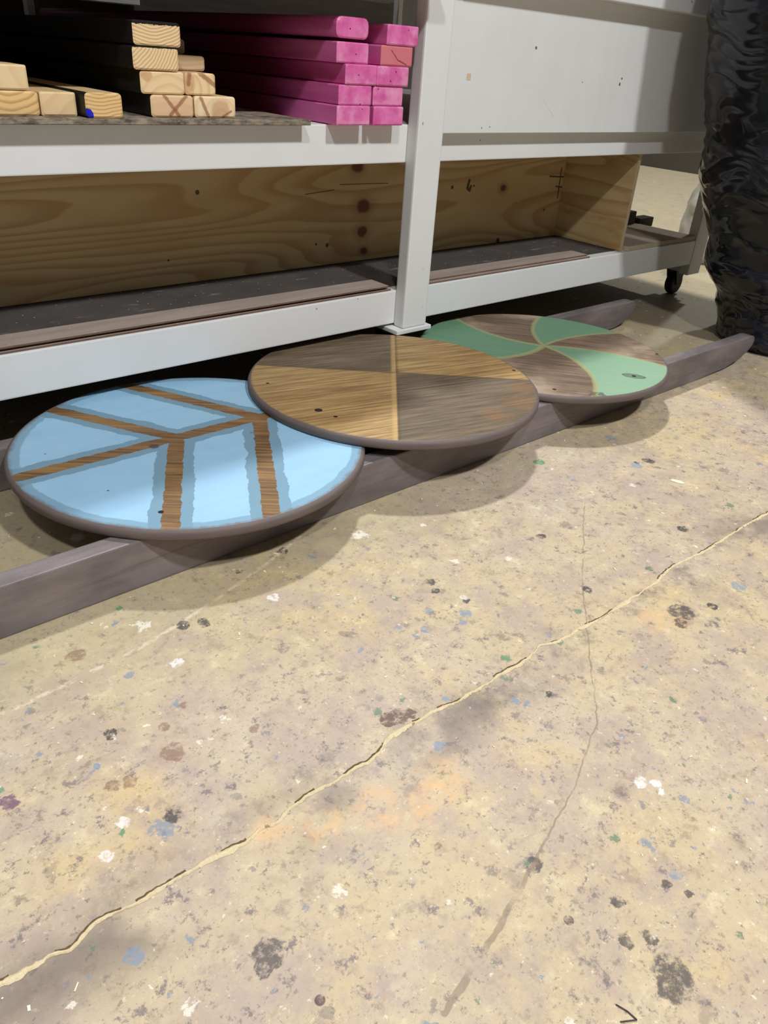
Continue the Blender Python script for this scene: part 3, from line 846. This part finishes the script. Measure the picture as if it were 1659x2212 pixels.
# ------------------------------------------------------------------ black rubbish bag
def bag(keys, mat, seed, amp, nu=220, nz=300):
    """keys: (z, cx, cy, rx, ry) cross-sections from the floor up, relative to the object"""
    bm = bmesh.new(); rings = []
    H = keys[-1][0]
    for k in range(nz+1):
        z = H*k/nz
        for (a, b) in zip(keys, keys[1:]):
            if a[0] <= z <= b[0]:
                q = (z-a[0])/(b[0]-a[0]); q = q*q*(3-2*q)
                cx, cy, rx, ry = [a[m]+(b[m]-a[m])*q for m in range(1, 5)]; break
        ring = []
        for i in range(nu):
            an = 2*math.pi*i/nu
            ca, sa = math.cos(an), math.sin(an)
            # long level folds that wander up and down around the bag
            w = z + .07*mnoise.noise(Vector((ca*1.1+seed, sa*1.1, z*1.2))) + .018*mnoise.noise(Vector((ca*3.0, sa*3.0+seed, z*3.0)))
            f1 = mnoise.noise(Vector((ca*1.0+seed, sa*1.0, w*11)))
            f2 = mnoise.noise(Vector((ca*1.8, sa*1.8+seed, w*27)))
            f3 = mnoise.noise(Vector((ca*2.6+seed, sa*2.6, w*60)))
            act = .5+.5*mnoise.noise(Vector((ca*1.4, sa*1.4, z*2.3+seed*2)))
            big = mnoise.noise(Vector((ca*1.3, sa*1.3+seed, z*3.2)))
            cr = max(0.0, 1-abs(f1)*5.0)
            d = amp*(1.1*big + .75*f1 + .45*cr*cr*act + (.50*f2 + .20*f3)*(.35+act))
            d *= .3+.7*min(1, z/(H*.02))
            m_ = min(rx, ry)
            d = min(d, m_*.4)
            ring.append(bm.verts.new((cx+(rx+d)*ca, cy+(ry+d)*sa, max(z, 0.0005))))
        rings.append(ring)
    for a, b in zip(rings, rings[1:]):
        for i in range(nu):
            bm.faces.new((a[i], a[(i+1) % nu], b[(i+1) % nu], b[i]))
    bm.faces.new(rings[0][::-1]); bm.faces.new(rings[-1])
    return mesh('bag', bm, [mat], True)
K = [(0, 2.88, 1.04, .29, .235), (.03, 2.88, 1.04, .308, .25), (.12, 2.885, 1.065, .312, .252), (.25, 2.84, 1.095, .335, .27), (.55, 2.74, 1.105, .372, .295),
     (.95, 2.605, 1.125, .378, .290), (1.3, 2.56, 1.11, .37, .29), (1.52, 2.58, 1.10, .28, .24), (1.62, 2.6, 1.1, .09, .08), (1.65, 2.6, 1.1, .035, .035), (1.72, 2.6, 1.1, .075, .065)]
bx, by = 2.88, 1.04
o = link('rubbish_bag', bag([(z, a-bx, b-by, c, d) for z, a, b, c, d in K], 'bag', 3.3, .014), None, (bx, by, .0003))
tag(o, 'tall full black plastic rubbish bag standing at the right end of rack', 'rubbish bag')
o = link('plastic_bag', bag([(0, 0, 0, .12, .10), (.05, 0, 0, .14, .12), (.25, 0, 0, .13, .11), (.40, 0, 0, .08, .07), (.45, 0, 0, .03, .03), (.5, 0, 0, .05, .05)], 'pale', 1.7, .014, 60, 60), None, (3.80, 1.92, .0003))
tag(o, 'pale crumpled plastic bag just visible behind the black rubbish bag', 'plastic bag')

# ------------------------------------------------------------------ debris on the floor
rng = random.Random(11)
bm = bmesh.new()
def flake(bm, x, y, l, w, a, h=.0012):
    ca, sa = math.cos(a), math.sin(a)
    pts = [(-l, -w*.6), (l*.8, -w), (l, w*.5), (-l*.7, w)]
    lo = [bm.verts.new((x+px*ca-py*sa, y+px*sa+py*ca, .0003)) for px, py in pts]
    hi = [bm.verts.new((x+px*ca-py*sa, y+px*sa+py*ca, h*rng.uniform(.6, 1.6))) for px, py in pts]
    bm.faces.new(hi); bm.faces.new(lo[::-1])
    for i in range(4): bm.faces.new((lo[i], lo[(i+1) % 4], hi[(i+1) % 4], hi[i]))
n = 0
while n < 900:
    x, y = rng.uniform(0, 3.4), rng.uniform(0.02, 2.6)
    if rng.random() > (.35 if y < .9 else .8): continue
    if .98 < y < 1.04 or 1.42 < y < 1.49 or (math.hypot(x-2.87, y-1.05) < .38): continue
    d = math.hypot(x, y)
    s = rng.uniform(.0007, .0019)*(1+.5*(rng.random() < .08))*(1+.35*max(0, d-1))
    flake(bm, x, y, s*rng.uniform(.8, 2.0), s*.6, rng.uniform(0, 6.28), .0010)
    n += 1
o = link('wood_flakes', mesh('wood_flakes', bm, ['flake']))
tag(o, 'tiny pale wood flakes and crumbs scattered over the concrete floor', 'debris', None, 'stuff')
bm = bmesh.new()
pts = [(-.013, .004), (-.008, .011), (.002, .007), (.010, .004), (.016, -.007), (.007, -.008), (-.003, -.004)]
lo = [bm.verts.new((p[0], p[1], 0)) for p in pts]; hi = [bm.verts.new((p[0]*.97, p[1]*.97, .0018)) for p in pts]
bm.faces.new(hi); bm.faces.new(lo[::-1])
for i in range(7): bm.faces.new((lo[i], lo[(i+1) % 7], hi[(i+1) % 7], hi[i]))
o = link('wood_chip', mesh('wood_chip', bm, ['flake']), None, (1.514, .678, .0004)); o.rotation_euler.z = R(-40)
tag(o, 'large pale wood chip lying on the open floor at right', 'wood chip')
o = link('wood_sliver', mesh('wood_sliver', box(-.0042, .0042, -.0007, .0007, 0, .0009, .0002), ['flake']), None, (.074, .456, .0004)); o.rotation_euler.z = R(45)
tag(o, 'thin straw-coloured wood sliver on the floor at lower left', 'wood chip')
bm = bmesh.new()
path = [(.465, .119), (.4685, .108), (.469, .098), (.455, .107)]
for (a, b) in zip(path[:2]+path[2:3], path[1:3]+path[3:]):
    dx, dy = b[0]-a[0], b[1]-a[1]; L = math.hypot(dx, dy); nx, ny = -dy/L*.0006, dx/L*.0006
    q = []
    for (p, s, z) in ((a, 1, .0003), (a, -1, .0003), (b, -1, .0003), (b, 1, .0003), (a, 1, .0014), (a, -1, .0014), (b, -1, .0014), (b, 1, .0014)):
        q.append(bm.verts.new((p[0]+s*nx-.465, p[1]+s*ny-.107, z)))
    for f in ((0, 1, 2, 3), (7, 6, 5, 4), (0, 4, 5, 1), (1, 5, 6, 2), (2, 6, 7, 3), (3, 7, 4, 0)):
        bm.faces.new([q[i] for i in f])
o = link('bent_twig', mesh('bent_twig', bm, ['twig']), None, (.465, .107, .0001))
tag(o, 'thin dark bent twig on the floor at the bottom right', 'twig')
